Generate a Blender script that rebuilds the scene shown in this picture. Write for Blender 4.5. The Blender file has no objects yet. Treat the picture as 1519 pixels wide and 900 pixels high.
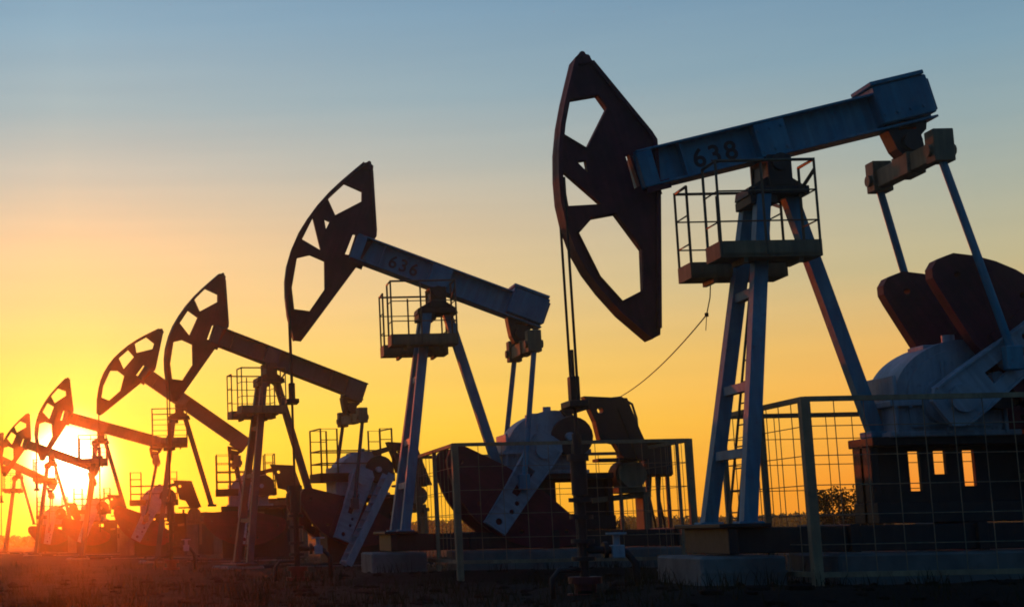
import bpy, bmesh, math, random
from mathutils import Vector, Matrix, noise
from mathutils.geometry import tessellate_polygon
random.seed(7)
R = math.radians
scene = bpy.context.scene
col = scene.collection

# ------------------------------------------------------------------ camera constants
EYE = 1.2
PITCH = math.atan(347 / 2300.0)
ROLL = 0.02
SUN_AZ = R(3.83)          # towards -X of +Y
SUN_EL = R(2.75)
SUN_DIR = Vector((-math.sin(SUN_AZ) * math.cos(SUN_EL), math.cos(SUN_AZ) * math.cos(SUN_EL), math.sin(SUN_EL)))


def terrain(x, y):
    t = min(1, max(0, (y - 17.5) / 3.5))
    t = t * t * (3 - 2 * t)
    n = noise.noise(Vector((x * .35, y * .35, 0))) * .05 + noise.noise(Vector((x * 1.7, y * 1.7, 4))) * .025
    f = max(0, 1 - max(0, y - 60) / 60)
    for cx, cy in ((9.9, 22.6), (7.4, 34.6)):      # soil banked against the footings
        q = max(abs(x - cx) / 3.6, abs(y - cy) / 2.6)
        n += .17 * min(1, max(0, (1.25 - q) / .35))
    return .2 * t + n * f


# ------------------------------------------------------------------ materials
def lin(c):
    return tuple(((v / 255 + .055) / 1.055) ** 2.4 if v / 255 > .04045 else v / 255 / 12.92 for v in c)


def painted(name, base, base2, rust=(.06, .025, .012), rough=.55, metallic=0.0, rust_amt=.5, scale=2.2, bump=.15, streak=.35):
    m = bpy.data.materials.new(name); m.use_nodes = True
    nt = m.node_tree; n = nt.nodes; l = nt.links
    b = n['Principled BSDF']
    tc = n.new('ShaderNodeTexCoord')
    n1 = n.new('ShaderNodeTexNoise'); n1.inputs['Scale'].default_value = scale; n1.inputs['Detail'].default_value = 6
    n2 = n.new('ShaderNodeTexNoise'); n2.inputs['Scale'].default_value = scale * 4.5; n2.inputs['Detail'].default_value = 8; n2.inputs['Roughness'].default_value = .7
    l.new(tc.outputs['Object'], n1.inputs['Vector']); l.new(tc.outputs['Object'], n2.inputs['Vector'])
    mx = n.new('ShaderNodeMixRGB'); mx.inputs[1].default_value = (*base, 1); mx.inputs[2].default_value = (*base2, 1)
    r1 = n.new('ShaderNodeValToRGB'); r1.color_ramp.elements[0].position = .35; r1.color_ramp.elements[1].position = .68
    l.new(n1.outputs['Fac'], r1.inputs['Fac']); l.new(r1.outputs['Color'], mx.inputs[0])
    r2 = n.new('ShaderNodeValToRGB'); r2.color_ramp.elements[0].position = .58; r2.color_ramp.elements[1].position = .72
    r2.color_ramp.elements[1].color = (rust_amt,) * 3 + (1,)
    l.new(n2.outputs['Fac'], r2.inputs['Fac'])
    m2 = n.new('ShaderNodeMixRGB'); m2.inputs[2].default_value = (*rust, 1)
    l.new(mx.outputs[0], m2.inputs[1]); l.new(r2.outputs['Color'], m2.inputs[0])
    l.new(m2.outputs[0], b.inputs['Base Color'])
    rr = n.new('ShaderNodeMapRange'); rr.inputs['To Min'].default_value = rough - .12; rr.inputs['To Max'].default_value = min(1, rough + .2)
    l.new(n2.outputs['Fac'], rr.inputs['Value']); l.new(rr.outputs['Result'], b.inputs['Roughness'])
    b.inputs['Metallic'].default_value = metallic
    mp = n.new('ShaderNodeMapping'); mp.inputs['Scale'].default_value = (9, 9, .8); l.new(tc.outputs['Object'], mp.inputs['Vector'])
    n3 = n.new('ShaderNodeTexNoise'); n3.inputs['Scale'].default_value = 1.3; n3.inputs['Detail'].default_value = 5; l.new(mp.outputs[0], n3.inputs['Vector'])
    r3 = n.new('ShaderNodeValToRGB'); r3.color_ramp.elements[0].position = .42; r3.color_ramp.elements[0].color = (.45, .4, .38, 1); r3.color_ramp.elements[1].position = .6; r3.color_ramp.elements[1].color = (1, 1, 1, 1)
    l.new(n3.outputs['Fac'], r3.inputs['Fac'])
    m3 = n.new('ShaderNodeMixRGB'); m3.blend_type = 'MULTIPLY'; m3.inputs[0].default_value = streak; l.new(m2.outputs[0], m3.inputs[1]); l.new(r3.outputs['Color'], m3.inputs[2])
    l.new(m3.outputs[0], b.inputs['Base Color'])
    bp = n.new('ShaderNodeBump'); bp.inputs['Strength'].default_value = bump; bp.inputs['Distance'].default_value = .02
    l.new(n2.outputs['Fac'], bp.inputs['Height']); l.new(bp.outputs['Normal'], b.inputs['Normal'])
    return m


M = {
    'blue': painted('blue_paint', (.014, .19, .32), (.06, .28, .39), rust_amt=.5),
    'grey': painted('grey_blue_paint', (.27, .34, .42), (.38, .43, .49), rust_amt=.5),
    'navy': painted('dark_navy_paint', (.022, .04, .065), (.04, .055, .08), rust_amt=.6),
    'maroon': painted('maroon_paint', (.16, .018, .03), (.09, .012, .022), rough=.7),
    'dark': painted('dark_steel', (.016, .016, .018), (.026, .024, .024), rust=(.024, .014, .01), rough=.6, rust_amt=.3),
    'rail': painted('railing_paint', (.14, .11, .06), (.09, .075, .05), rough=.6),
    'ochre': painted('ochre_paint', (.24, .18, .1), (.17, .135, .085), rough=.65),
    'fence': painted('fence_paint', (.36, .26, .15), (.23, .17, .11), rough=.65),
    'concrete': painted('concrete', (.2, .2, .19), (.1, .1, .1), rust=(.08, .07, .06), rough=.85, scale=1.6, bump=.5, streak=.1),
    'red': painted('red_primer', (.16, .02, .02), (.1, .015, .015)),
    'number': painted('dark_lettering', (.02, .008, .014), (.012, .006, .01), rust_amt=.0),
    'cable': painted('cable_rubber', (.02, .018, .016), (.03, .025, .02), rough=.7),
    'bark': painted('bark', (.05, .035, .025), (.03, .022, .018), rough=.9),
    'hut': painted('corrugated_sheet', (.16, .14, .12), (.1, .09, .08), rough=.7),
}


def leaf_mat(name, a, b_):
    m = bpy.data.materials.new(name); m.use_nodes = True
    n = m.node_tree.nodes; l = m.node_tree.links; b = n['Principled BSDF']
    tc = n.new('ShaderNodeTexCoord'); t = n.new('ShaderNodeTexNoise'); t.inputs['Scale'].default_value = 3.5
    l.new(tc.outputs['Object'], t.inputs['Vector'])
    mx = n.new('ShaderNodeMixRGB'); mx.inputs[1].default_value = (*a, 1); mx.inputs[2].default_value = (*b_, 1)
    l.new(t.outputs['Fac'], mx.inputs[0]); l.new(mx.outputs[0], b.inputs['Base Color']); b.inputs['Roughness'].default_value = .8
    b.inputs['Specular IOR Level'].default_value = .15
    return m


M['leaf'] = leaf_mat('scrub_leaves', (.03, .04, .014), (.05, .05, .02))
M['grass'] = leaf_mat('dry_grass', (.02, .026, .009), (.045, .034, .015))


def ground_mat():
    m = bpy.data.materials.new('earth'); m.use_nodes = True
    n = m.node_tree.nodes; l = m.node_tree.links; b = n['Principled BSDF']
    tc = n.new('ShaderNodeTexCoord')
    a = n.new('ShaderNodeTexNoise'); a.inputs['Scale'].default_value = .6; a.inputs['Detail'].default_value = 8
    c = n.new('ShaderNodeTexNoise'); c.inputs['Scale'].default_value = 9; c.inputs['Detail'].default_value = 8; c.inputs['Roughness'].default_value = .75
    l.new(tc.outputs['Object'], a.inputs['Vector']); l.new(tc.outputs['Object'], c.inputs['Vector'])
    r = n.new('ShaderNodeValToRGB')
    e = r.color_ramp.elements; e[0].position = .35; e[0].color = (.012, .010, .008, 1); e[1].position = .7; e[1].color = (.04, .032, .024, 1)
    mx = n.new('ShaderNodeMixRGB'); mx.inputs[0].default_value = .5
    l.new(a.outputs['Fac'], mx.inputs[1]); l.new(c.outputs['Fac'], mx.inputs[2]); l.new(mx.outputs[0], r.inputs['Fac'])
    l.new(r.outputs['Color'], b.inputs['Base Color']); b.inputs['Roughness'].default_value = .95
    b.inputs['Specular IOR Level'].default_value = .1
    bp = n.new('ShaderNodeBump'); bp.inputs['Strength'].default_value = .8; bp.inputs['Distance'].default_value = .08
    l.new(c.outputs['Fac'], bp.inputs['Height']); l.new(bp.outputs['Normal'], b.inputs['Normal'])
    return m


M['ground'] = ground_mat()


# ------------------------------------------------------------------ mesh builder
class MB:
    def __init__(s):
        s.v = []; s.f = []; s.sm = []

    def add(s, verts, faces, smooth=False):
        o = len(s.v)
        s.v += [tuple(p) for p in verts]
        s.f += [tuple(i + o for i in f) for f in faces]
        s.sm += [smooth] * len(faces)
        return s

    def box(s, x0, x1, y0, y1, z0, z1, c=.012):
        c = min(c, (x1 - x0) * .3, (y1 - y0) * .3, (z1 - z0) * .3)
        bm = bmesh.new(); bmesh.ops.create_cube(bm, size=1)
        for v in bm.verts:
            v.co = Vector(((x0 + x1) / 2 + v.co.x * (x1 - x0), (y0 + y1) / 2 + v.co.y * (y1 - y0), (z0 + z1) / 2 + v.co.z * (z1 - z0)))
        if c > .003:
            bmesh.ops.bevel(bm, geom=bm.edges[:], offset=c, segments=1, affect='EDGES')
        s._bm(bm); return s

    def _bm(s, bm):
        bm.verts.index_update()
        s.add([v.co for v in bm.verts], [[v.index for v in f.verts] for f in bm.faces]); bm.free()

    def bar(s, p0, p1, w, h, up=(0, 0, 1)):
        """rectangular bar from p0 to p1; w across, h along 'up'"""
        p0 = Vector(p0); p1 = Vector(p1); d = (p1 - p0).normalized(); u = Vector(up)
        a = d.cross(u)
        if a.length < 1e-4: a = d.cross(Vector((1, 0, 0)))
        a.normalize(); b = a.cross(d).normalized()
        vs = []
        for p in (p0, p1):
            for sa, sb in ((-1, -1), (1, -1), (1, 1), (-1, 1)):
                vs.append(p + a * sa * w / 2 + b * sb * h / 2)
        s.add(vs, [(0, 1, 2, 3), (7, 6, 5, 4), (0, 4, 5, 1), (1, 5, 6, 2), (2, 6, 7, 3), (3, 7, 4, 0)]); return s

    def cyl(s, p0, p1, r, n=12, r1=None):
        p0 = Vector(p0); p1 = Vector(p1); d = (p1 - p0).normalized()
        a = d.cross(Vector((0, 0, 1)))
        if a.length < 1e-3: a = d.cross(Vector((1, 0, 0)))
        a.normalize(); b = d.cross(a); r1 = r if r1 is None else r1
        vs = []
        for p, q in ((p0, r), (p1, r1)):
            for k in range(n):
                t = 2 * math.pi * k / n
                vs.append(p + (a * math.cos(t) + b * math.sin(t)) * q)
        s.add(vs, [(k, (k + 1) % n, n + (k + 1) % n, n + k) for k in range(n)], True)
        s.add([vs[k] for k in range(n)], [tuple(range(n))[::-1]]); s.add([vs[n + k] for k in range(n)], [tuple(range(n))])
        return s

    def path(s, pts, r, n=8):
        pts = [Vector(p) for p in pts]
        vs = []
        a = None
        for i, p in enumerate(pts):
            d = (pts[min(i + 1, len(pts) - 1)] - pts[max(i - 1, 0)]).normalized()
            if a is None:
                a = d.cross(Vector((0, 0, 1)))
                if a.length < 1e-3: a = d.cross(Vector((1, 0, 0)))
            a = (a - d * a.dot(d)).normalized(); b = d.cross(a)
            for k in range(n):
                t = 2 * math.pi * k / n
                vs.append(p + (a * math.cos(t) + b * math.sin(t)) * r)
        f = []
        for i in range(len(pts) - 1):
            for k in range(n):
                f.append((i * n + k, i * n + (k + 1) % n, (i + 1) * n + (k + 1) % n, (i + 1) * n + k))
        f.append(tuple(range(n))[::-1]); f.append(tuple(range((len(pts) - 1) * n, len(pts) * n)))
        s.add(vs, f, True); return s

    def prism(s, outer, holes, y0, y1):
        """polygon in x-z with holes, extruded from y0 to y1"""
        def area(p): return sum(p[i][0] * p[(i + 1) % len(p)][1] - p[(i + 1) % len(p)][0] * p[i][1] for i in range(len(p)))
        loops = [list(outer) if area(outer) > 0 else list(outer)[::-1]]
        for h in holes: loops.append(list(h) if area(h) < 0 else list(h)[::-1])
        flat = [p for lp in loops for p in lp]
        tris = tessellate_polygon([[Vector((p[0], p[1], 0)) for p in lp] for lp in loops])
        n = len(flat)
        vs = [(p[0], y0, p[1]) for p in flat] + [(p[0], y1, p[1]) for p in flat]
        f = []
        for t in tris:
            a, b, c = (flat[i] for i in t)
            ccw = (b[0] - a[0]) * (c[1] - a[1]) - (b[1] - a[1]) * (c[0] - a[0]) > 0
            t = tuple(t) if ccw else tuple(t)[::-1]
            f.append(t); f.append(tuple(i + n for i in t)[::-1])
        o = 0
        for lp in loops:
            m = len(lp)
            for i in range(m):
                a, b = o + i, o + (i + 1) % m
                f.append((b, a, a + n, b + n))
            o += m
        s.add(vs, f); return s

    def mesh(s, name, mat):
        me = bpy.data.meshes.new(name); me.from_pydata(s.v, [], s.f); me.materials.append(mat)
        me.polygons.foreach_set('use_smooth', s.sm); me.update()
        return me

    def build(s, name, mat, parent=None, loc=(0, 0, 0)):
        return link(name, s.mesh(name, mat), parent, loc)


def link(name, mesh, parent=None, loc=(0, 0, 0), rot=(0, 0, 0)):
    o = bpy.data.objects.new(name, mesh); col.objects.link(o)
    o.location = loc; o.rotation_euler = rot
    if parent: o.parent = parent
    return o


def tag(o, label, cat, group=None, kind=None):
    o['label'] = label; o['category'] = cat
    if group: o['group'] = group
    if kind: o['kind'] = kind
    return o


def empty(name, loc, rz=0):
    o = bpy.data.objects.new(name, None); col.objects.link(o); o.location = loc; o.rotation_euler = (0, 0, rz)
    o.empty_display_size = .3
    return o


def circ(cx, cz, r, n=10): return [(cx + r * math.cos(2 * math.pi * k / n), cz + r * math.sin(2 * math.pi * k / n)) for k in range(n)]


# ------------------------------------------------------------------ pumping jack parts (metres; x to the tail, y away, z up)
H = 6.79
HEAD_OUT = [(-2.33, 2.18), (-2.45, 2.10), (-2.60, 1.83), (-2.78, 1.50), (-2.95, 1.15), (-3.10, .76), (-3.21, .36), (-3.28, 0), (-3.30, -.38), (-3.27, -.78), (-3.19, -1.12),
            (-3.06, -1.45), (-2.86, -1.85), (-2.62, -2.2), (-2.53, -2.33), (-2.36, -2.29), (-2.33, -2.2), (-1.97, -.95), (-1.74, -.15), (-1.58, .58), (-1.62, .72), (-2.17, 2.0), (-2.2, 2.12)]
HOLE_TOP = [(-2.70, 1.50), (-2.25, 1.47), (-2.17, 1.24), (-2.63, .72), (-2.92, 1.02)]
HOLE_TINY = [(-2.84, .55), (-2.70, .54), (-2.72, .34)]
HOLE_MID = [(-3.09, .48), (-2.66, -.17), (-3.15, -.08)]
HOLE_MID_B = [(-3.0, .62), (-2.62, .52), (-2.68, -.15), (-3.12, .12)]
HOLE_BIG = [(-3.11, -.52), (-2.86, -.35), (-2.5, -.37), (-2.27, -.98), (-2.42, -1.58), (-2.76, -1.66), (-2.98, -1.22)]
SLOT = [(-2.1, .46), (-2.04, .47), (-2.02, -.04), (-2.11, -.06)]


def head_mesh(kind):
    b = MB()
    holes = [HOLE_TOP, HOLE_BIG, SLOT] + ([HOLE_TINY, HOLE_MID] if kind == 'A' else [HOLE_MID_B])
    b.prism(HEAD_OUT, holes, -.07, .07)
    # rolled track plate round the arc
    arc = HEAD_OUT[1:15]
    inner = [(x + .07 * (1 if abs(z) < 1.7 else .8), z * .985) for x, z in arc]
    b.prism(arc + inner[::-1], [], -.2, .2)
    # back flange
    back = HEAD_OUT[16:22]
    innb = [(x - .06, z) for x, z in back]
    b.prism(back + innb[::-1], [], -.14, .14)
    # stiffener ribs round the openings
    for hole in holes[:2]:
        for i in range(len(hole)):
            p, q = hole[i], hole[(i + 1) % len(hole)]
            mx = sum(h[0] for h in hole) / len(hole); mz = sum(h[1] for h in hole) / len(hole)
            e = lambda p: (p[0] + (p[0] - mx) * .05, p[1] + (p[1] - mz) * .05)
            p, q = e(p), e(q)
            b.bar((p[0], 0, p[1]), (q[0], 0, q[1]), .2, .02, up=(-(q[1] - p[1]), 0, q[0] - p[0]))
    b.box(-2.4, -2.2, -.12, .12, 1.98, 2.1)
    for y in (-.12, .12): b.cyl((-2.32, y - .03, 2.13), (-2.32, y + .03, 2.13), .05)
    # hinge plates gripping the beam
    for y in (-.24, .215): b.prism([(-2.0, -.2), (-1.62, -.2), (-1.62, -.06), (-1.96, -.06)], [], y, y + .025)
    return b.mesh('horse_head', M['maroon'])


def beam_mesh(kind):
    b = MB(); t = 2.6 if kind == 'A' else 3.4
    b.box(-1.98, t, -.05, .05, -.075, .44, 0)                    # web
    b.box(-1.98, t, -.25, .25, .44, .475, .006)                      # top flange
    b.box(-1.98, t, -.25, .25, -.11, -.075, .006)                     # bottom flange
    b.box(-2.0, -1.76, -.253, .253, -.113, .437)
    for u in [-1.3] + ([2.2] if kind == 'B' else []):
        b.box(u - .012, u + .012, -.2, .2, -.075, .44, 0)
    b.box(-.16, .32, -.235, .235, -.113, .437)                   # reinforced centre
    for u in (-.1, .08, .26):
        for w in (.0, .33):
            b.cyl((u, -.255, w), (u, .255, w), .028, 8)
    if kind == 'A':
        b.box(1.74, 2.58, -.3, .3, -.035, .57, .02)
        b.box(1.7, 2.54, -.34, .34, .572, .635, .01)
        b.box(2.582, 2.62, -.26, .26, .0, .5)
        for u in (1.8, 2.0, 2.2, 2.4): b.cyl((u, -.32, .1), (u, -.3, .1), .025, 8)
    else:
        b.box(2.75, 3.38, -.235, .235, -.2, .437)
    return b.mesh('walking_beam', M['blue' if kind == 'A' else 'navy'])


def saddle_mesh():
    b = MB()
    b.prism([(-.42, -.7), (.5, -.7), (.46, -.58), (.22, -.42), (.2, -.16), (.3, -.113), (-.14, -.113), (-.08, -.2), (-.1, -.42), (-.4, -.58)], [], -.28, .28)
    b.cyl((.06, -.42, -.22), (.06, .42, -.22), .13, 16)
    for y in (-.36, .3): b.box(-.12, .24, y, y + .06, -.58, -.1)
    return b.mesh('saddle_bearing', M['dark'])


def tail_bearing_mesh():
    b = MB()
    b.prism([(-.34, .03), (.3, .03), (.27, -.12), (.18, -.2), (.2, -.42), (.12, -.52), (-.12, -.52), (-.22, -.38), (-.3, -.12)], [[(-.15, -.06), (.12, -.06), (.12, -.1), (-.15, -.1)]], -.15, .15)
    b.cyl((0, -.25, -.3), (0, .25, -.3), .14, 16)
    return b.mesh('tail_bearing', M['dark'])


def equalizer_mesh():
    b = MB(); b.box(-.1, .1, -1.0, 1.0, -.15, .13)
    b.box(-.14, .14, -.25, .25, -.175, .155)
    return b.mesh('equalizer', M['ochre'])


def crank_mesh():
    b = MB()
    out = [(-.36, -.22), (-.2, -.34), (.2, -.34), (1.1, -.29), (2.05, -.26), (2.05, .26), (1.1, .29), (.2, .34), (-.2, .34), (-.36, .22)]
    b.prism(out, [circ(1.31, .12, .055), circ(1.53, .12, .055), circ(1.86, 0, .075), [(.5, -.12), (1.18, -.1), (1.18, .06), (.5, .08)]], -.05, .05)
    for sgn in (1, -1):
        for p, q in (((-.2, .325), (.2, .325)), ((.2, .325), (1.1, .275)), ((1.1, .275), (2.05, .245))):
            b.bar((p[0], 0, p[1] * sgn), (q[0], 0, q[1] * sgn), .2, .03, up=(0, 0, 1))
    b.box(2.0, 2.05, -.1, .1, -.245, .245)
    b.cyl((0, -.14, 0), (0, .14, 0), .2, 18)
    b.cyl((.88, -.17, -.02), (.88, .17, -.02), .1, 14)
    return b.mesh('crank_arm', M['grey'])


def weight_mesh():
    b = MB(); r = 2.12; u0 = .86
    pts = []
    a0 = R(57)
    pts += [(u0, 1.38), (u0 + .03, 1.53), (u0 + .11, 1.64), (u0 + .24, 1.69), (u0 + .38, 1.66)]
    for k in range(13):
        a = R(50) - R(100) * k / 12
        pts.append((r * math.cos(a), r * math.sin(a)))
    pts += [(u0 + .38, -1.66), (u0 + .24, -1.69), (u0 + .11, -1.64), (u0 + .03, -1.53), (u0, -1.38)]
    pts += [(u0 - .12, -.5), (u0 - .12, .5)]
    b.prism(pts, [circ(1.2, 1.35, .05, 8), circ(1.2, -1.35, .05, 8), circ(1.75, .55, .05, 8), circ(1.75, -.55, .05, 8)], -.11, .11)
    b.prism([(u0 + .1, -.42), (2.0, -.42), (2.0, .42), (u0 + .1, .42)], [], -.15, .15)
    return b.mesh('counterweight', M['maroon'])


def gearbox_mesh():
    b = MB()
    prof = [(-.65, -.48), (-.67, .1), (-.55, .45), (-.25, .72), (.2, .89), (.65, .87), (.92, .7), (1.05, .35), (.95, -.05), (.8, -.48)]
    sp_ = []
    for i in range(len(prof) - 1):
        p0, p1, p2, p3 = (Vector(prof[max(0, min(len(prof) - 1, i + k))]) for k in (-1, 0, 1, 2))
        for k in range(5):
            t = k / 5
            q = .5 * ((2 * p1) + (p2 - p0) * t + (2 * p0 - 5 * p1 + 4 * p2 - p3) * t * t + (3 * p1 - p0 - 3 * p2 + p3) * t ** 3)
            sp_.append((q.x, q.y))
    b.prism(sp_ + [prof[-1]], [], -.46, .46)
    b.prism([(x * .8 + .03, z * .82 + .03) for x, z in sp_ + [prof[-1]]], [], -.5, .5)
    b.box(-.8, 1.15, -.56, .56, -.06, .03)
    for x in (-.72, .0, .85): b.box(x, x + .05, -.53, .53, -.47, .4 if x else .6)
    b.box(-.8, 1.1, -.5, .5, -.5, -.42)
    b.cyl((0, -.8, 0), (0, .8, 0), .19, 18); b.cyl((0, -.62, 0), (0, .62, 0), .34, 20)
    b.cyl((.62, -.9, .3), (.62, .6, .3), .09, 12)
    b.cyl((.3, -.2, .85), (.3, -.2, 1.0), .09, 10); b.box(-.1, .15, -.25, .25, .72, .86)
    for k in range(9):
        x = -.72 + k * .22
        b.cyl((x, -.53, -.08), (x, -.53, .07), .03, 6)
    return b.mesh('gearbox', M['grey'])


def pedestal_mesh(sx, slots, base_z):
    """stand under the gearbox, x relative to the pump, slots = openings in its central web"""
    b = MB(); x0, x1 = sx - 1.04, sx + 1.65
    b.prism([(x0, base_z), (x1, base_z), (x1, 2.43), (x0, 2.43)], [[(a, z0), (c, z0), (c, z1), (a, z1)] for a, c, z0, z1 in slots], -.04, .04)
    b.box(x0 - .003, x1 + .003, -.42, .42, 2.31, 2.44)
    b.box(x0, x1, -.4, .4, base_z, 1.5)
    for x in (x0, x1 - .12): b.box(x, x + .12, -.3, .3, 1.5, 2.31)
    return b.mesh('gearbox_stand', M['dark'])


def platform_mesh():
    b = MB()
    b.box(-.97, .5, -.3, .3, -.02, .03, .003)
    for y in (-.3, .285): b.box(-.97, .5, y, y + .015, -.03, .21, 0)
    for x in (-.985, .485): b.box(x, x + .015, -.3, .3, -.03, .21, 0)
    b.bar((-.6, -.25, -.06), (-.6, .25, -.06), .06, .08); b.bar((.2, -.25, -.06), (.2, .25, -.06), .06, .08)
    return b.mesh('service_platform', M['ochre'])


def guard_mesh(sgn):
    b = MB(); y0 = .29 * sgn; y1 = -.27 * sgn
    for x in (-.96, -.3, .48): b.cyl((x, y0, 0), (x, y0, 1.42 if x != -.3 else 1.36), .02, 8)
    for x in (-.96, .48): b.cyl((x, y1, 0), (x, y1, 1.4), .022, 8)
    for z, r in ((1.4, .024), (.95, .013), (.5, .013)):
        b.path([(-.96, y1, z), (-.96, y0, z), (.48, y0, z), (.48, y1, z)], r, 6)
    b.bar((.48, y0, 1.25), (.48, y1, 1.05), .03, .05)
    return b.mesh('guard_rail', M['rail'])


def base_mesh(leg_z, x1):
    b = MB()
    for y in (-.85, .73): b.box(-1.3, x1, y, y + .12, leg_z - .42, leg_z - .06)
    for x in (-1.32, .4, 2.2, x1 - .1): b.box(x, x + .14, -.95, .95, leg_z - .43, leg_z - .04)
    b.box(-1.45, -.72, -1.0, 1.0, leg_z - .06, leg_z)
    return b.mesh('base_frame', M['dark'])


def guard_belt_mesh():
    b = MB()
    b.prism([(1.0, 1.18), (1.95, 1.12), (2.4, -.2), (1.8, -.2), (1.62, .12), (1.3, .2), (1.22, .62)], [circ(1.34, .86, .07)], -.78, -.46)
    b.prism([(1.72, .9), (2.0, .88), (2.42, -.22), (2.1, -.24)], [], -.82, -.3); b.box(1.25, 2.3, -.7, -.2, -.26, -.19)
    for p in ((1.15, 1.05), (1.85, 1.02), (2.22, -.1), (1.4, .3)): b.cyl((p[0], -.81, p[1]), (p[0], -.78, p[1]), .03, 6)
    b.cyl((.72, -.75, .3), (.72, -.53, .3), .44, 22)
    b.prism([(.5, .9), (1.3, 1.1), (1.3, .95), (.6, .75)], [], -.72, -.53)
    return b.mesh('belt_guard', M['dark'])


def motor_mesh():
    b = MB()
    b.cyl((2.05, -.55, -.55), (2.05, .35, -.55), .3, 18)
    for k in range(7): b.cyl((2.05, -.3 + k * .09, -.55), (2.05, -.27 + k * .09, -.55), .34, 18)
    b.box(1.75, 2.35, -.4, .3, -.95, -.82); b.box(1.9, 2.2, -.2, .1, -.28, -.12)
    b.bar((1.2, -.2, -1.1), (2.5, -.2, -.98), .12, .12); b.bar((1.2, .2, -1.1), (2.5, .2, -.98), .12, .12)
    b.box(2.3, 2.42, -.3, .3, -2.1, -1.0)
    return b.mesh('motor', M['ochre'])


def ladder_mesh(z0, z1, x0, x1):
    b = MB()
    for y in (-.18, .18): b.bar((x0, y, z0), (x1, y, z1), .03, .03, up=(1, 0, 0))
    n = int((z1 - z0) / .3)
    for k in range(n):
        t = (k + .5) / n
        b.cyl((x0 + (x1 - x0) * t, -.18, z0 + (z1 - z0) * t), (x0 + (x1 - x0) * t, .18, z0 + (z1 - z0) * t), .012, 6)
    return b.mesh('ladder', M['rail'])


def deck_mesh(x0, x1):
    b = MB(); b.box(x0, x1, -.62, .62, 3.86, 3.92, .005) if False else b.box(x0, x1, -.6, .6, 2.98, 3.04, .005)
    for y in (-.6, .57): b.box(x0, x1, y, y + .03, 2.86, 3.14, 0)
    for x in (x0, x1 - .03): b.box(x, x + .03, -.6, .6, 2.86, 3.14, 0)
    return b.mesh('gearbox_deck', M['dark'])


def deck_rail_mesh(x0, x1):
    b = MB()
    for xa, xb in ((x0 + .05, x0 + .6), (x1 - .45, x1 - .05)):
        for y in (-.57, .57):
            b.path([(xa, y, 3.04), (xa, y, 4.55), (xb, y, 4.55), (xb, y, 3.04)], .03, 6)
            b.path([(xa, y, 4.2), (xb, y, 4.2)], .015, 6)
    for y in (-.57, .57):
        for z in (3.85, 3.45): b.path([(x0 + .05, y, z), (x1 - .05, y, z)], .024, 6)
    for x in (x0 + .05, x1 - .05):
        for z in (4.55, 3.85, 3.45): b.path([(x, -.57, z), (x, .57, z)], .024, 6)
    return b.mesh('guard_rail', M['rail'])


MESH = {}


def get(key, fn, *a):
    if key not in MESH: MESH[key] = fn(*a)
    return MESH[key]


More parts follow.
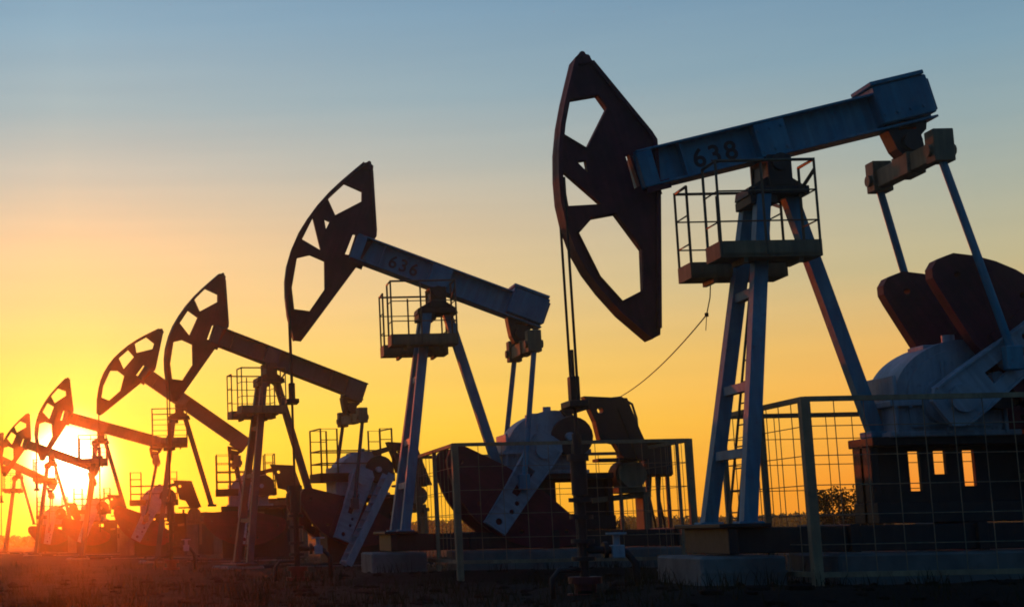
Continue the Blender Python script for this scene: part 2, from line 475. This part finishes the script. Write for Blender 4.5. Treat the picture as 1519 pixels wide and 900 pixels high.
def pump(X, Y, yaw, beam_deg, crank_deg, kind, label, number=None, slots=(), rod_z=3.05, stairs=False):
    root = empty('pumping_jack', (X, Y, 0), R(yaw))
    tag(root, label, 'pump jack', 'pumping jacks in a row across the oil field')
    A = kind == 'A'
    leg_z = 1.24 if A else .36
    sx = 2.1 if A else 2.75
    a = R(beam_deg)
    def up(u, w): return (u * math.cos(a) - w * math.sin(a), u * math.sin(a) + w * math.cos(a))
    rot = (0, -a, 0)
    bm = link('walking_beam', get('beam' + kind, beam_mesh, kind), root, (0, 0, H), rot)
    if number:
        c = bpy.data.curves.new('number_marking', 'FONT'); c.body = number; c.size = .40; c.extrude = .003; c.space_character = 1.25; c.offset = .008
        tmp = bpy.data.objects.new('number_marking', c)
        col.objects.link(tmp); dg = bpy.context.evaluated_depsgraph_get()
        me = bpy.data.meshes.new_from_object(tmp.evaluated_get(dg)); me.name = 'number_marking'; me.materials.clear(); me.materials.append(M['number'])
        bpy.data.objects.remove(tmp)
        t = link('number_marking', me, bm, (-1.12, -.054, .03), (R(90), 0, 0)); t['label'] = 'dark number %s painted on the web of the beam' % number
    link('horse_head', get('head' + kind, head_mesh, kind), root, (0, 0, H), rot)
    link('saddle_bearing', get('saddle', saddle_mesh), root, (0, 0, H))
    # legs
    for y in (-1, 1):
        b = MB(); b.bar((-.2, y * .27, 6.12), (-.98, y * .82, leg_z), .2, .2, up=(1, 0, 0))
        b.box(-1.15, -.8, y * .82 - .16, y * .82 + .16, leg_z - .02, leg_z + .03)
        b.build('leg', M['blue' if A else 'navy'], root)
    b = MB(); rz = 2.5 if A else 2.5
    rx = .3 + (6.1 - rz) * .28
    b.bar((.3, 0, 6.12), (rx, 0, rz), .2, .2, up=(1, 0, 0)); b.box(rx - .16, rx + .2, -.2, .2, rz - .05, rz + .04); b.build('leg', M['blue' if A else 'navy'], root)
    b = MB(); b.box(-.36, .46, -.4, .4, 6.09, 6.2); b.box(-.4, .0, -.33, .33, 5.95, 6.09); b.build('top_plate', M['dark'], root)
    fl = lambda z: (6.12 - z) / (6.12 - leg_z)
    zs = ([4.62, 3.22, 2.25] if A else [4.62, 3.1, 1.7])
    for z in zs:
        x = -.2 - .78 * fl(z); y = .27 + .55 * fl(z)
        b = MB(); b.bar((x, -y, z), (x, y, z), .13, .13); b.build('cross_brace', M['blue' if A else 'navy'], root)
    link('ladder', get('ladder' + kind, ladder_mesh, leg_z, 5.1, -.9, -.26), root)
    for y, sg in ((-.58, -1), (.72, 1)):
        p = link('service_platform', get('platform', platform_mesh), root, (-.13, y, (5.08 if sg < 0 else 5.0) + (.27 if number == '636' else 0)))
        link('guard_rail', get('guard%d' % sg, guard_mesh, sg), p)
    # tail, equalizer, pitmans
    bu = 2.16 if A else 3.06
    tx, tz = up(bu, -.08 if A else -.2)
    link('tail_bearing', get('tailb', tail_bearing_mesh), root, (tx, 0, H + tz), (0, -a * .35, 0))
    ex, ez = tx + .03, H + tz - .62
    eq = link('equalizer', get('eq', equalizer_mesh), root, (ex, 0, ez))
    for y in (-1, 1):
        b = MB(); b.box(-.15, .15, -.14, .14, -.2, .28); b.cyl((-.2, 0, -.02), (.2, 0, -.02), .09, 12)
        b.build('end_block', M['ochre'], eq, (0, y * .98, 0))
    ca = R(crank_deg); cz = 2.93
    px, pz = sx + .88 * math.cos(ca), cz + .88 * math.sin(ca)
    for y in (-1, 1):
        b = MB(); b.cyl((ex, y * 1.0, ez - .15), (px, y * 1.16, pz + .1), .058, 12); b.box(px - .12, px + .12, y * 1.16 - .07, y * 1.16 + .07, pz - .14, pz + .2)
        b.build('pitman_arm', M['blue' if A else 'navy'], root)
    for y in (-1, 1):
        link('crank_arm', get('crank', crank_mesh), root, (sx, y * .98, cz), (0, -ca, 0))
        link('counterweight', get('weight', weight_mesh), root, (sx, y * .78, cz), (0, -ca, 0))
    link('gearbox', get('gearbox', gearbox_mesh), root, (sx, 0, cz))
    pedestal_mesh(sx, slots, leg_z - .04)
    link('gearbox_stand', get('stand' + kind + str(slots), pedestal_mesh, sx, slots, leg_z - .04), root)
    link('belt_guard', get('belt', guard_belt_mesh), root, (sx, 0, cz))
    link('motor', get('motor', motor_mesh), root, (sx, 0, cz))
    link('base_frame', get('base' + kind, base_mesh, leg_z, 5.0), root)
    # bridle: two cables from the arc to the carrier bar
    best = max(((-up(u, w)[0], up(u, w)) for u, w in HEAD_OUT[2:14]), key=lambda t: t[0])[1]
    wx = best[0] + .09; wz = H + best[1]
    for y in (-.19, .19):
        b = MB(); b.cyl((wx - .01, y, wz), (wx + .01, y * .95, rod_z), .02, 8); b.build('bridle_cable', M['cable'], root)
    b = MB(); b.box(wx - .14, wx + .14, -.28, .28, rod_z - .07, rod_z + .03); b.box(wx - .07, wx + .07, -.09, .09, rod_z + .03, rod_z + .4)
    b.cyl((wx, 0, 1.5), (wx, 0, rod_z + .8), .028, 8); b.build('carrier_bar', M['dark'], root)
    if not A:
        x0, x1 = 1.5, 4.0
        d = link('gearbox_deck', get('deck', deck_mesh, x0, x1), root)
        link('guard_rail', get('deckr', deck_rail_mesh, x0, x1), d)
    if stairs:
        b = MB()
        for y in (-1.55, -1.0):
            b.bar((2.0, y, .25), (3.55, y, 3.05), .05, .24, up=(1, 0, 0))
        for k in range(11):
            t = (k + .5) / 11
            b.box(2.0 + 1.55 * t - .12, 2.0 + 1.55 * t + .12, -1.53, -1.02, .25 + 2.8 * t - .02, .25 + 2.8 * t + .02, .004)
        b.build('stair', M['grey'], root)
    return root, wx


S1 = ((1.73, 1.9, 1.66, 2.24), (2.1, 2.28, 1.9, 2.24), (2.53, 2.7, 1.72, 2.24))
S2 = ((2.54, 2.94, 1.55, 2.25),)
S3 = ((2.5, 2.8, 1.6, 2.2), (3.2, 3.5, 1.6, 2.2))
PUMPS = [
    (9.12, 23.0, 0, 12.6, 36, 'A', 'largest blue pumping jack numbered 638, its horse head dipped low', '638', S1, 3.05, False),
    (6.04, 35.0, 0, -22, -125, 'A', 'second pumping jack from the right, numbered 636, its horse head raised', '636', S2, 4.2, False),
    (3.15, 50.0, 12, -20.5, -112, 'B', 'third pumping jack from the right, with a stair to its gearbox deck', None, S3, 4.0, True),
    (.31, 65.0, 0, -36, -95, 'B', 'fourth pumping jack from the right, beam tilted most steeply of all behind the stair pump', None, S3, 4.6, False),
    (-3.7, 80.5, 0, -16.5, -118, 'B', 'fifth pumping jack from the right, just right of the glowing sun', None, S3, 3.8, False),
    (-8.1, 104.0, 0, -20, -110, 'B', 'sixth pumping jack from the right, its beam crossing the glowing sun', None, S3, 3.8, False),
    (-12.3, 124.0, 0, -26, -100, 'B', 'farthest pumping jack at the left edge, its head cut off', None, S3, 3.8, False),
]
where = ['under the largest pumping jack', 'under the second pumping jack from the right', 'under the pumping jack with the stair', 'under the steeply tilted fourth pumping jack',
         'under the fifth pumping jack right of the sun', 'under the sixth pumping jack in the sun glow', 'under the farthest pumping jack at the left edge']
WX = []
for i, p in enumerate(PUMPS):
    root, wx = pump(*p)
    WX.append((p[0] + wx * math.cos(R(p[2])), p[1] + wx * math.sin(R(p[2]))))
    X, Y = p[0], p[1]; A = p[5] == 'A'
    f = empty('concrete_foundation', (X, Y, 0), R(p[2]))
    tag(f, 'grey concrete foundation blocks ' + where[i], 'foundation', 'concrete foundations of the pumping jacks')
    top = .8 if A else .3
    b = MB()
    b.box(-1.75, -.55, -1.0, 1.0, -.1, top - .012, .035); b.build('footing_block', M['concrete'], f)
    b = MB(); b.box(.2, 5.1, -.95, .95, -.1, .79 if A else .25, .035); b.build('slab', M['concrete'], f)
    if A:
        b = MB(); b.box(-1.752, -.548, -1.012, 1.012, top - .25, top - .215, 0); b.build('form_seam', M['concrete'], f)

# ------------------------------------------------------------------ wellheads
for i in (0, 1, 2):
    x, y = WX[i]
    w = empty('wellhead', (x, y, 0))
    tag(w, ['dark wellhead with valves and red flange below the largest horse head', 'wellhead with side valve below the second horse head',
            'wellhead half hidden under the horse head of the pumping jack with the stair'][i], 'wellhead', 'wellheads below the horse heads')
    b = MB(); g = terrain(x, y) - .1
    b.cyl((0, 0, .5), (0, 0, 2.6 if i == 0 else 1.9), .07, 12)
    for z in (.75, 1.0, 1.35, 1.6): b.cyl((0, 0, z), (0, 0, z + .06), .17, 14)
    b.cyl((0, 0, 1.7), (0, 0, 2.2), .12, 12); b.cyl((0, 0, 2.2), (0, 0, 2.3), .16, 12)
    b.build('stuffing_box', M['dark'], w)
    b = MB(); b.cyl((0, 0, g), (0, 0, .5), .16, 14); b.cyl((0, 0, .42), (0, 0, .52), .24, 14); b.cyl((0, 0, .2), (0, 0, .28), .26, 14); b.build('casing', M['red'], w)
    b = MB(); b.path([(0, 0, .9), (.35, -.05, .9), (.6, -.1, .86), (.72, -.12, .7), (.74, -.12, g)], .055, 10)
    b.path([(0, 0, .62), (-.4, -.1, .62), (-.5, -.1, .5), (-.5, -.1, g)], .04, 10)
    b.cyl((.28, -.05, .9), (.34, -.05, .9), .12, 12); b.build('flow_line', M['dark'], w)
    b = MB(); b.cyl((.47, -.08, .86), (.47, -.08, 1.12), .05, 10); b.cyl((.47, -.08, 1.12), (.47, -.08, 1.15), .15, 16); b.box(.38, .56, -.18, .02, .78, .97); b.build('valve', M['grey'], w)

# ------------------------------------------------------------------ wire mesh cages
def cage(X0, X1, Y0, Y1, z0, z1, label, step):
    c = empty('wire_fence', (X0, Y0, 0)); tag(c, label, 'fence', 'mesh fences round the cranks')
    L, D = X1 - X0, Y1 - Y0
    posts = [(0, 0, .13), (L, 0, .13), (0, D, .08), (L, D, .08), (0, D * .5, .08)] + [(L * k / 3, 0, .06) for k in ((2.85,) if step > .3 and X0 < 8 else ())] + [(L * .5, D, .07)]
    for px, py, w in posts:
        b = MB(); b.box(px - w / 2, px + w / 2, py - w / 2, py + w / 2, terrain(X0 + px, Y0 + py) - .15 if w > .1 else z0 - .25, z1, .006); b.build('post', M['fence'], c)
    ed = [((0, 0), (L, 0)), ((0, D), (L, D)), ((0, 0), (0, D)), ((L, 0), (L, D))]
    for (a, d), (e, g) in ed:
        for z in (z1 - .03, z0):
            b = MB(); b.bar((a, d, z), (e, g, z), .07, .07); b.build('rail', M['fence'], c)
        b = MB(); n = max(2, int(math.hypot(e - a, g - d) / step))
        for k in range(1, n):
            t = k / n
            b.cyl((a + (e - a) * t, d + (g - d) * t, z0), (a + (e - a) * t, d + (g - d) * t, z1), .007, 5)
        m = int((z1 - z0) / step)
        for k in range(1, m):
            z = z0 + (z1 - z0) * k / m
            b.cyl((a, d, z), (e, g, z), .007, 5)
        b.build('wire_mesh', M['fence'], c)


cage(8.70, 13.6, 21.3, 24.5, .53, 2.94, 'olive grey mesh fence round the crank of the largest pumping jack', .40)
cage(5.75, 10.5, 31.6, 36.6, .60, 2.98, 'brown mesh fence round the crank of the second pumping jack from the right', .45)

# ------------------------------------------------------------------ control cabinet, cable, huts
c = empty('control_cabinet', (11.5, 37.0, 0)); tag(c, 'dark electrical cabinet on posts behind the second mesh fence', 'cabinet')
b = MB(); b.box(-.34, .34, -.2, .2, 2.4, 3.18, .05); b.box(-.4, .4, -.25, .25, 3.18, 3.24); b.build('housing', M['dark'], c)
b = MB(); b.box(-.28, .28, -.225, -.203, 2.46, 3.1); b.build('door', M['dark'], c)
for x in (-.24, .0, .24):
    b = MB(); b.box(x - .04, x + .04, -.05, .05, terrain(11.5 + x, 37) - .1, 2.4); b.build('post', M['rail'], c)
b = MB()
for k, x in enumerate((-.12, .1)): b.path([(x, .1, 2.4), (x - .05, .12, 1.9), (x + .05, .1, 1.2), (x, .1, .2)], .03, 6)
b.build('conduit', M['cable'], c)

pts = [Vector((8.5, 24.0, 5.0)), Vector((8.49, 24.05, 4.75))]
P0 = Vector((8.47, 24.2, 4.5)); P1 = Vector((10.35, 35.6, 4.2))
for k in range(21):
    t = k / 20; p = P0.lerp(P1, t); p.z -= .13 * 4 * t * (1 - t)
    pts.append(p)
b = MB(); b.path(pts, .010, 6); b.path([pts[2], pts[2] + Vector((-.03, 0, -.25))], .006, 6); b.path([pts[2] + Vector((0, 0, .03)), pts[2] - Vector((0, 0, .03))], .03, 6)
o = b.build('power_cable', M['cable']); tag(o, 'thin slack cable hanging from the platform of the largest pumping jack to the pump behind', 'cable')
b = MB(); b.path([(9.6, 35.6, 4.0), (10.05, 35.6, 4.15), (10.35, 35.6, 4.18), (10.6, 35.6, 4.02), (10.68, 35.6, 3.7), (10.7, 35.6, 3.1), (10.7, 35.6, .2)], .03, 8)
o = b.build('conduit_arch', M['rail']); tag(o, 'bent conduit pipe arching beside the belt guard of the second pumping jack', 'pipe')

def hut(x, y, w, d, h, label, ridge=.0):
    c = empty('equipment_cabin', (x, y, 0)); tag(c, label, 'cabin', 'low equipment cabins behind the row of pumps')
    b = MB(); b.box(-w / 2, w / 2, -d / 2, d / 2, 0, h - .08)
    n = int(w / .25)
    for k in range(n): b.box(-w / 2 + (k + .3) * w / n, -w / 2 + (k + .6) * w / n, -d / 2 - .02, -d / 2, .1, h - .12, 0)
    b.build('wall', M['hut'], c)
    b = MB(); b.prism([(-w / 2 - .15, h - .078), (w / 2 + .15, h - .078), (w / 2 + .15, h), (0, h + ridge), (-w / 2 - .15, h)], [], -d / 2 - .15, d / 2 + .15); b.build('roof', M['dark'], c)
    b = MB(); b.box(-.45, .45, -d / 2 - .06, -d / 2 - .022, .1, 2.0 if h > 2.1 else h - .3); b.cyl((.33, -d / 2 - .1, 1.0), (.33, -d / 2 - .06, 1.0), .04, 8); b.build('door', M['dark'], c)
    b = MB(); b.box(w * .3 - .2, w * .3 + .2, -d / 2 - .05, -d / 2 - .022, h - .7, h - .35); b.build('vent', M['dark'], c)
    b = MB(); b.cyl((-w * .3, 0, h), (-w * .3, 0, h + .35), .07, 8); b.build('flue', M['dark'], c)


hut(5.1, 76, 2.6, 3.0, 2.95, 'tallest equipment cabin, between the stair pump and the steep fourth pump')
hut(1.9, 93, 4.2, 3.0, 2.5, 'long equipment cabin low behind the rear leg of the fourth pump', .15)
hut(-1.9, 98, 2.8, 3.0, 2.3, 'equipment cabin behind the legs of the fourth pumping jack')
hut(-5.6, 122, 5.0, 3.0, 1.95, 'wide low equipment cabin below the fifth pumping jack in the sun glare', .2)

# ------------------------------------------------------------------ ground
def axis(lo, hi, near_lo, near_hi, step):
    v = [near_lo + k * step for k in range(int((near_hi - near_lo) / step) + 1)]
    x = near_lo; s = step; a = []
    while x > lo: s *= 1.35; x -= s; a.append(max(x, lo))
    x = v[-1]; s = step; c = []
    while x < hi: s *= 1.35; x += s; c.append(min(x, hi))
    return a[::-1] + v + c


xs = axis(-340, 340, -8, 16, .2); ys = axis(-60, 340, 16, 42, .2)
vs = [(x, y, terrain(x, y)) for y in ys for x in xs]; nx = len(xs)
fs = [(j * nx + i, j * nx + i + 1, (j + 1) * nx + i + 1, (j + 1) * nx + i) for j in range(len(ys) - 1) for i in range(nx - 1)]
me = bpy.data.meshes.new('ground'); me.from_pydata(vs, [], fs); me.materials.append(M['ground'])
me.polygons.foreach_set('use_smooth', [True] * len(fs))
g = link('ground', me); g['kind'] = 'structure'

# ------------------------------------------------------------------ grass
rnd = random.Random(3)
v = []; f = []
def blade(x, y, h, w, lean):
    a = rnd.uniform(0, 6.28); z = terrain(x, y) - .02; dx, dy = math.cos(a) * w, math.sin(a) * w
    b_ = rnd.uniform(0, 6.28); lx, ly = math.cos(b_) * lean * h, math.sin(b_) * lean * h
    o = len(v)
    v.extend([(x - dx, y - dy, z), (x + dx, y + dy, z), (x + dx * .6 + lx * .4, y + dy * .6 + ly * .4, z + h * .6), (x - dx * .6 + lx * .4, y - dy * .6 + ly * .4, z + h * .6), (x + lx, y + ly, z + h)])
    f.extend([(o, o + 1, o + 2, o + 3), (o + 3, o + 2, o + 4)])
for k in range(900):
    y = 19.5 + 45 * rnd.random() ** 1.7
    lo, hi = (0 - 300) / 2300 * y, (1560 - 250) / 2300 * y
    x = rnd.uniform(lo, hi); hh = rnd.uniform(.1, .34) * (1.2 if rnd.random() < .12 else 1)
    for j in range(rnd.randint(10, 26)):
        blade(x + rnd.gauss(0, .16), y + rnd.gauss(0, .16), hh * rnd.uniform(.5, 1.2), rnd.uniform(.004, .009), rnd.uniform(.1, .7))
me = bpy.data.meshes.new('grass'); me.from_pydata(v, [], f); me.materials.append(M['grass'])
o = link('grass', me); tag(o, 'dark dry grass tufts growing over the ground', 'grass', kind='stuff')

v = []; f = []
for k in range(700):
    y = 19.5 + 20 * rnd.random() ** 1.6
    x = rnd.uniform((0 - 260) / 2300 * y, (1560 - 250) / 2300 * y); r0 = rnd.choice((.03, .04, .05, .06, .09, .13 if rnd.random() < .3 else .05))
    bm = bmesh.new(); bmesh.ops.create_icosphere(bm, subdivisions=1, radius=r0)
    sx, sy, sz = rnd.uniform(.8, 1.6), rnd.uniform(.8, 1.3), rnd.uniform(.4, .8)
    bm.verts.index_update(); o_ = len(v); z = terrain(x, y)
    for q in bm.verts:
        j = rnd.uniform(.8, 1.2); v.append((x + q.co.x * sx * j, y + q.co.y * sy * j, z + q.co.z * sz * j))
    for q in bm.faces: f.append([o_ + p.index for p in q.verts])
    bm.free()
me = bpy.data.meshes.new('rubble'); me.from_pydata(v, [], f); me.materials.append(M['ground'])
o = link('rubble', me); tag(o, 'dark clods and stones strewn over the foreground soil', 'rubble', kind='stuff')

# ------------------------------------------------------------------ shrubs and the far tree line
def leaves(v, f, c, r, n, s, rnd):
    for k in range(n):
        d = Vector((rnd.gauss(0, 1), rnd.gauss(0, 1), rnd.gauss(0, 1))).normalized() * (rnd.random() ** .5)
        p = Vector(c) + Vector((d.x * r[0], d.y * r[1], d.z * r[2]))
        a = Vector((rnd.gauss(0, 1), rnd.gauss(0, 1), rnd.gauss(0, 1))).normalized(); b = a.cross(Vector((rnd.gauss(0, 1), rnd.gauss(0, 1), rnd.gauss(0, 1)))).normalized()
        q = s * rnd.uniform(.6, 1.3); o = len(v)
        v.extend([p - a * q, p + b * q * .5, p + a * q, p - b * q * .5]); f.append((o, o + 1, o + 2, o + 3))


def shrub(x, y, h, w, label, seed):
    r_ = random.Random(seed); c = empty('shrub', (x, y, 0)); tag(c, label, 'shrub', 'shrubs on the horizon at right')
    v = []; f = []; t = MB()
    for k in range(9):
        e = (r_.uniform(-.4, .4) * w, r_.uniform(-.4, .4) * w, h * r_.uniform(.5, .85))
        t.path([(r_.uniform(-.1, .1), 0, -.1), (e[0] * .4, e[1] * .4, e[2] * .5), e], .035, 5)
        leaves(v, f, e, (w * .22, w * .22, h * .16), 240, .07, r_)
    me = bpy.data.meshes.new('foliage'); me.from_pydata(v, [], f); me.materials.append(M['leaf']); link('foliage', me, c)
    t.build('stem', M['bark'], c)


shrub(25.6, 60, 2.75, 2.0, 'round bushy shrub seen through the right mesh fence', 1)
shrub(27.3, 61, 1.9, 1.8, 'low shrub touching the gearbox stand at the right of the round shrub', 2)
shrub(20.7, 75, 1.8, 2.0, 'small shrub beside the corner post of the right mesh fence', 3)
v = []; f = []; r_ = random.Random(11)
for k in range(1500):
    x = r_.uniform(-150, 290); hh = 1.75 + .5 * noise.noise(Vector((x * .05, 0, 0))) + .5 * noise.noise(Vector((x * .3, 3, 0)))
    hh = (hh + 1.3) * (.6 + .4 * min(1, max(0, (x + 30) / 60)))
    leaves(v, f, (x, 250 + r_.uniform(-6, 6), hh * .5), (1.6, 1.2, hh * .52), 60, .42, r_)
me = bpy.data.meshes.new('distant_scrub'); me.from_pydata(v, [], f); me.materials.append(M['leaf'])
o = link('distant_scrub', me); tag(o, 'dark belt of low scrub along the horizon', 'scrub', kind='stuff')

# ------------------------------------------------------------------ haze
hz = MB(); hz.box(-345, 345, -65, 345, -1.4, 12.5, 0)
hm = bpy.data.materials.new('haze'); hm.use_nodes = True
n = hm.node_tree.nodes; n.clear()
out = n.new('ShaderNodeOutputMaterial'); pv = n.new('ShaderNodeVolumePrincipled')
pv.inputs['Color'].default_value = (.95, .93, .9, 1); pv.inputs['Density'].default_value = .0007; pv.inputs['Anisotropy'].default_value = .945
hm.node_tree.links.new(pv.outputs['Volume'], out.inputs['Volume'])
o = hz.build('haze', hm); tag(o, 'thin warm evening haze over the field', 'haze', kind='stuff')

# ------------------------------------------------------------------ sky
w = bpy.data.worlds.new('World'); scene.world = w; w.use_nodes = True
nt = w.node_tree; n = nt.nodes; l = nt.links; n.clear()
wo = n.new('ShaderNodeOutputWorld'); bg = n.new('ShaderNodeBackground'); l.new(bg.outputs[0], wo.inputs[0])
tc = n.new('ShaderNodeTexCoord')


def math_(op, a, b=None, clamp=False):
    m = n.new('ShaderNodeMath'); m.operation = op; m.use_clamp = clamp
    for i, q in enumerate((a, b)):
        if q is None: continue
        if isinstance(q, (int, float)): m.inputs[i].default_value = q
        else: l.new(q, m.inputs[i])
    return m.outputs[0]


sp = n.new('ShaderNodeSeparateXYZ'); l.new(tc.outputs['Generated'], sp.inputs[0])
el = math_('MULTIPLY', math_('ARCSINE', sp.outputs['Z']), 180 / math.pi)           # degrees
elf = math_('DIVIDE', math_('ADD', el, 2.0), 40.0, True)                            # 0 at -2 deg, 1 at 38 deg
az = math_('MULTIPLY', math_('ARCTAN2', sp.outputs['X'], sp.outputs['Y']), 180 / math.pi)
daz = math_('ABSOLUTE', math_('ADD', az, math.degrees(SUN_AZ)))


def ramp(stops):
    r = n.new('ShaderNodeValToRGB'); cr = r.color_ramp; cr.interpolation = 'B_SPLINE' if False else 'LINEAR'
    while len(cr.elements) < len(stops): cr.elements.new(.5)
    for e, (d, c) in zip(cr.elements, stops):
        e.position = (d + 2) / 40; e.color = (*lin(c), 1)
    l.new(elf, r.inputs['Fac']); return r.outputs['Color']


NEAR = [(-2, (255, 205, 30)), (1.3, (255, 230, 38)), (3.6, (255, 238, 70)), (6, (255, 224, 104)), (8.5, (255, 212, 138)), (10.9, (245, 206, 156)), (13.3, (204, 196, 178)), (15.7, (164, 184, 187)), (18.7, (136, 172, 192)), (24, (105, 150, 185)), (38, (70, 108, 155))]
FAR = [(-2, (248, 120, 35)), (1.3, (255, 145, 40)), (3.6, (251, 172, 70)), (6, (232, 182, 105)), (8.5, (192, 182, 142)), (10.9, (170, 176, 160)), (13.3, (146, 168, 172)), (15.7, (124, 158, 177)), (18.7, (106, 143, 172)), (24, (88, 125, 165)), (38, (60, 95, 142))]
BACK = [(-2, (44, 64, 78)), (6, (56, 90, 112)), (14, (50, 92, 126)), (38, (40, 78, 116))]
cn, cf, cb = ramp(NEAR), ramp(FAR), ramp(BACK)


def mix(fac, a, b):
    m = n.new('ShaderNodeMixRGB'); l.new(fac, m.inputs[0]); l.new(a, m.inputs[1]); l.new(b, m.inputs[2]); return m.outputs[0]


f1 = math_('POWER', math_('DIVIDE', daz, 32.0, True), .8)
front = mix(f1, cn, cf)
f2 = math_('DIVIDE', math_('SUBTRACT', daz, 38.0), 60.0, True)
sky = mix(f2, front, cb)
# aureole round the sun
vm = n.new('ShaderNodeVectorMath'); vm.operation = 'DOT_PRODUCT'; l.new(tc.outputs['Generated'], vm.inputs[0]); vm.inputs[1].default_value = SUN_DIR
gam = math_('MULTIPLY', math_('ARCCOSINE', math_('MINIMUM', vm.outputs['Value'], 1.0)), 180 / math.pi)


def glow(width, amp, color, pw):
    e = math_('EXPONENT', math_('MULTIPLY', math_('POWER', math_('DIVIDE', gam, width), pw), -1.0))
    c = n.new('ShaderNodeMixRGB'); c.blend_type = 'MULTIPLY'; c.inputs[0].default_value = 1
    cc = n.new('ShaderNodeCombineColor')
    for i in range(3): l.new(math_('MULTIPLY', e, amp * color[i]), cc.inputs[i])
    return cc.outputs[0]


def addc(a, b):
    m = n.new('ShaderNodeMixRGB'); m.blend_type = 'ADD'; m.inputs[0].default_value = 1; l.new(a, m.inputs[1]); l.new(b, m.inputs[2]); return m.outputs[0]


sky = addc(sky, glow(.95, 10, (1, .9, .62), 2.0))
sky = addc(sky, glow(1.8, .5, (1, .7, .08), 1.0))
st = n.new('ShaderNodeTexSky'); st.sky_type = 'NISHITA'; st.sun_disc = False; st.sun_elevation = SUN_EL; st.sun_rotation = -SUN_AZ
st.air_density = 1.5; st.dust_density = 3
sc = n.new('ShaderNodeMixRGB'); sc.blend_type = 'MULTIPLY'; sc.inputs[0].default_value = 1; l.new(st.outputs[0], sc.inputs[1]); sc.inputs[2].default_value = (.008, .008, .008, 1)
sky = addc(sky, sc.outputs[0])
mp = n.new('ShaderNodeMapping'); mp.inputs['Scale'].default_value = (2.2, 2.2, 38); mp.inputs['Rotation'].default_value = (0, R(.8), 0); l.new(tc.outputs['Generated'], mp.inputs['Vector'])
cn_ = n.new('ShaderNodeTexNoise'); cn_.inputs['Scale'].default_value = 1.6; cn_.inputs['Detail'].default_value = 5; cn_.inputs['Roughness'].default_value = .55; l.new(mp.outputs[0], cn_.inputs['Vector'])
cr_ = n.new('ShaderNodeValToRGB'); cr_.color_ramp.elements[0].position = .3; cr_.color_ramp.elements[0].color = (.965, .968, .975, 1); cr_.color_ramp.elements[1].position = .72; cr_.color_ramp.elements[1].color = (1.03, 1.02, 1.01, 1)
l.new(cn_.outputs['Fac'], cr_.inputs['Fac'])
st_ = n.new('ShaderNodeMixRGB'); st_.blend_type = 'MULTIPLY'; st_.inputs[0].default_value = 1; l.new(sky, st_.inputs[1]); l.new(cr_.outputs['Color'], st_.inputs[2]); sky = st_.outputs[0]
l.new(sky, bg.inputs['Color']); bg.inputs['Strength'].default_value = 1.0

# ------------------------------------------------------------------ sun
sd = bpy.data.lights.new('sun', 'SUN'); sd.energy = 1.0; sd.angle = R(.5); sd.color = (1, .115, .008)
so = bpy.data.objects.new('sun', sd); col.objects.link(so); so.location = SUN_DIR * 100
so.rotation_euler = (-SUN_DIR).to_track_quat('-Z', 'Y').to_euler()

# ------------------------------------------------------------------ camera
cd = bpy.data.cameras.new('camera'); cam = bpy.data.objects.new('camera', cd); col.objects.link(cam)
cd.sensor_fit = 'HORIZONTAL'; cd.sensor_width = 36; cd.lens = 36 * 2300 / 1519
cd.shift_x = (759.5 - 250) / 1519; cd.shift_y = 0; cd.clip_end = 3000
F = Vector((0, math.cos(PITCH), math.sin(PITCH))); R0 = Vector((1, 0, 0)); U0 = Vector((0, -math.sin(PITCH), math.cos(PITCH)))
Rt = R0 * math.cos(ROLL) - U0 * math.sin(ROLL); Ut = R0 * math.sin(ROLL) + U0 * math.cos(ROLL)
mw = Matrix.Identity(4)
for i in range(3): mw[i][0] = Rt[i]; mw[i][1] = Ut[i]; mw[i][2] = -F[i]; mw[i][3] = (0, 0, EYE)[i]
cam.matrix_world = mw
scene.camera = cam

scene.view_settings.view_transform = 'Standard'; scene.view_settings.look = 'None'
scene.view_settings.exposure = 0; scene.view_settings.gamma = 1
cy = scene.cycles
cy.max_bounces = 4; cy.volume_bounces = 1; cy.diffuse_bounces = 2; cy.glossy_bounces = 2; cy.use_denoising = True
cy.filter_width = 1.8
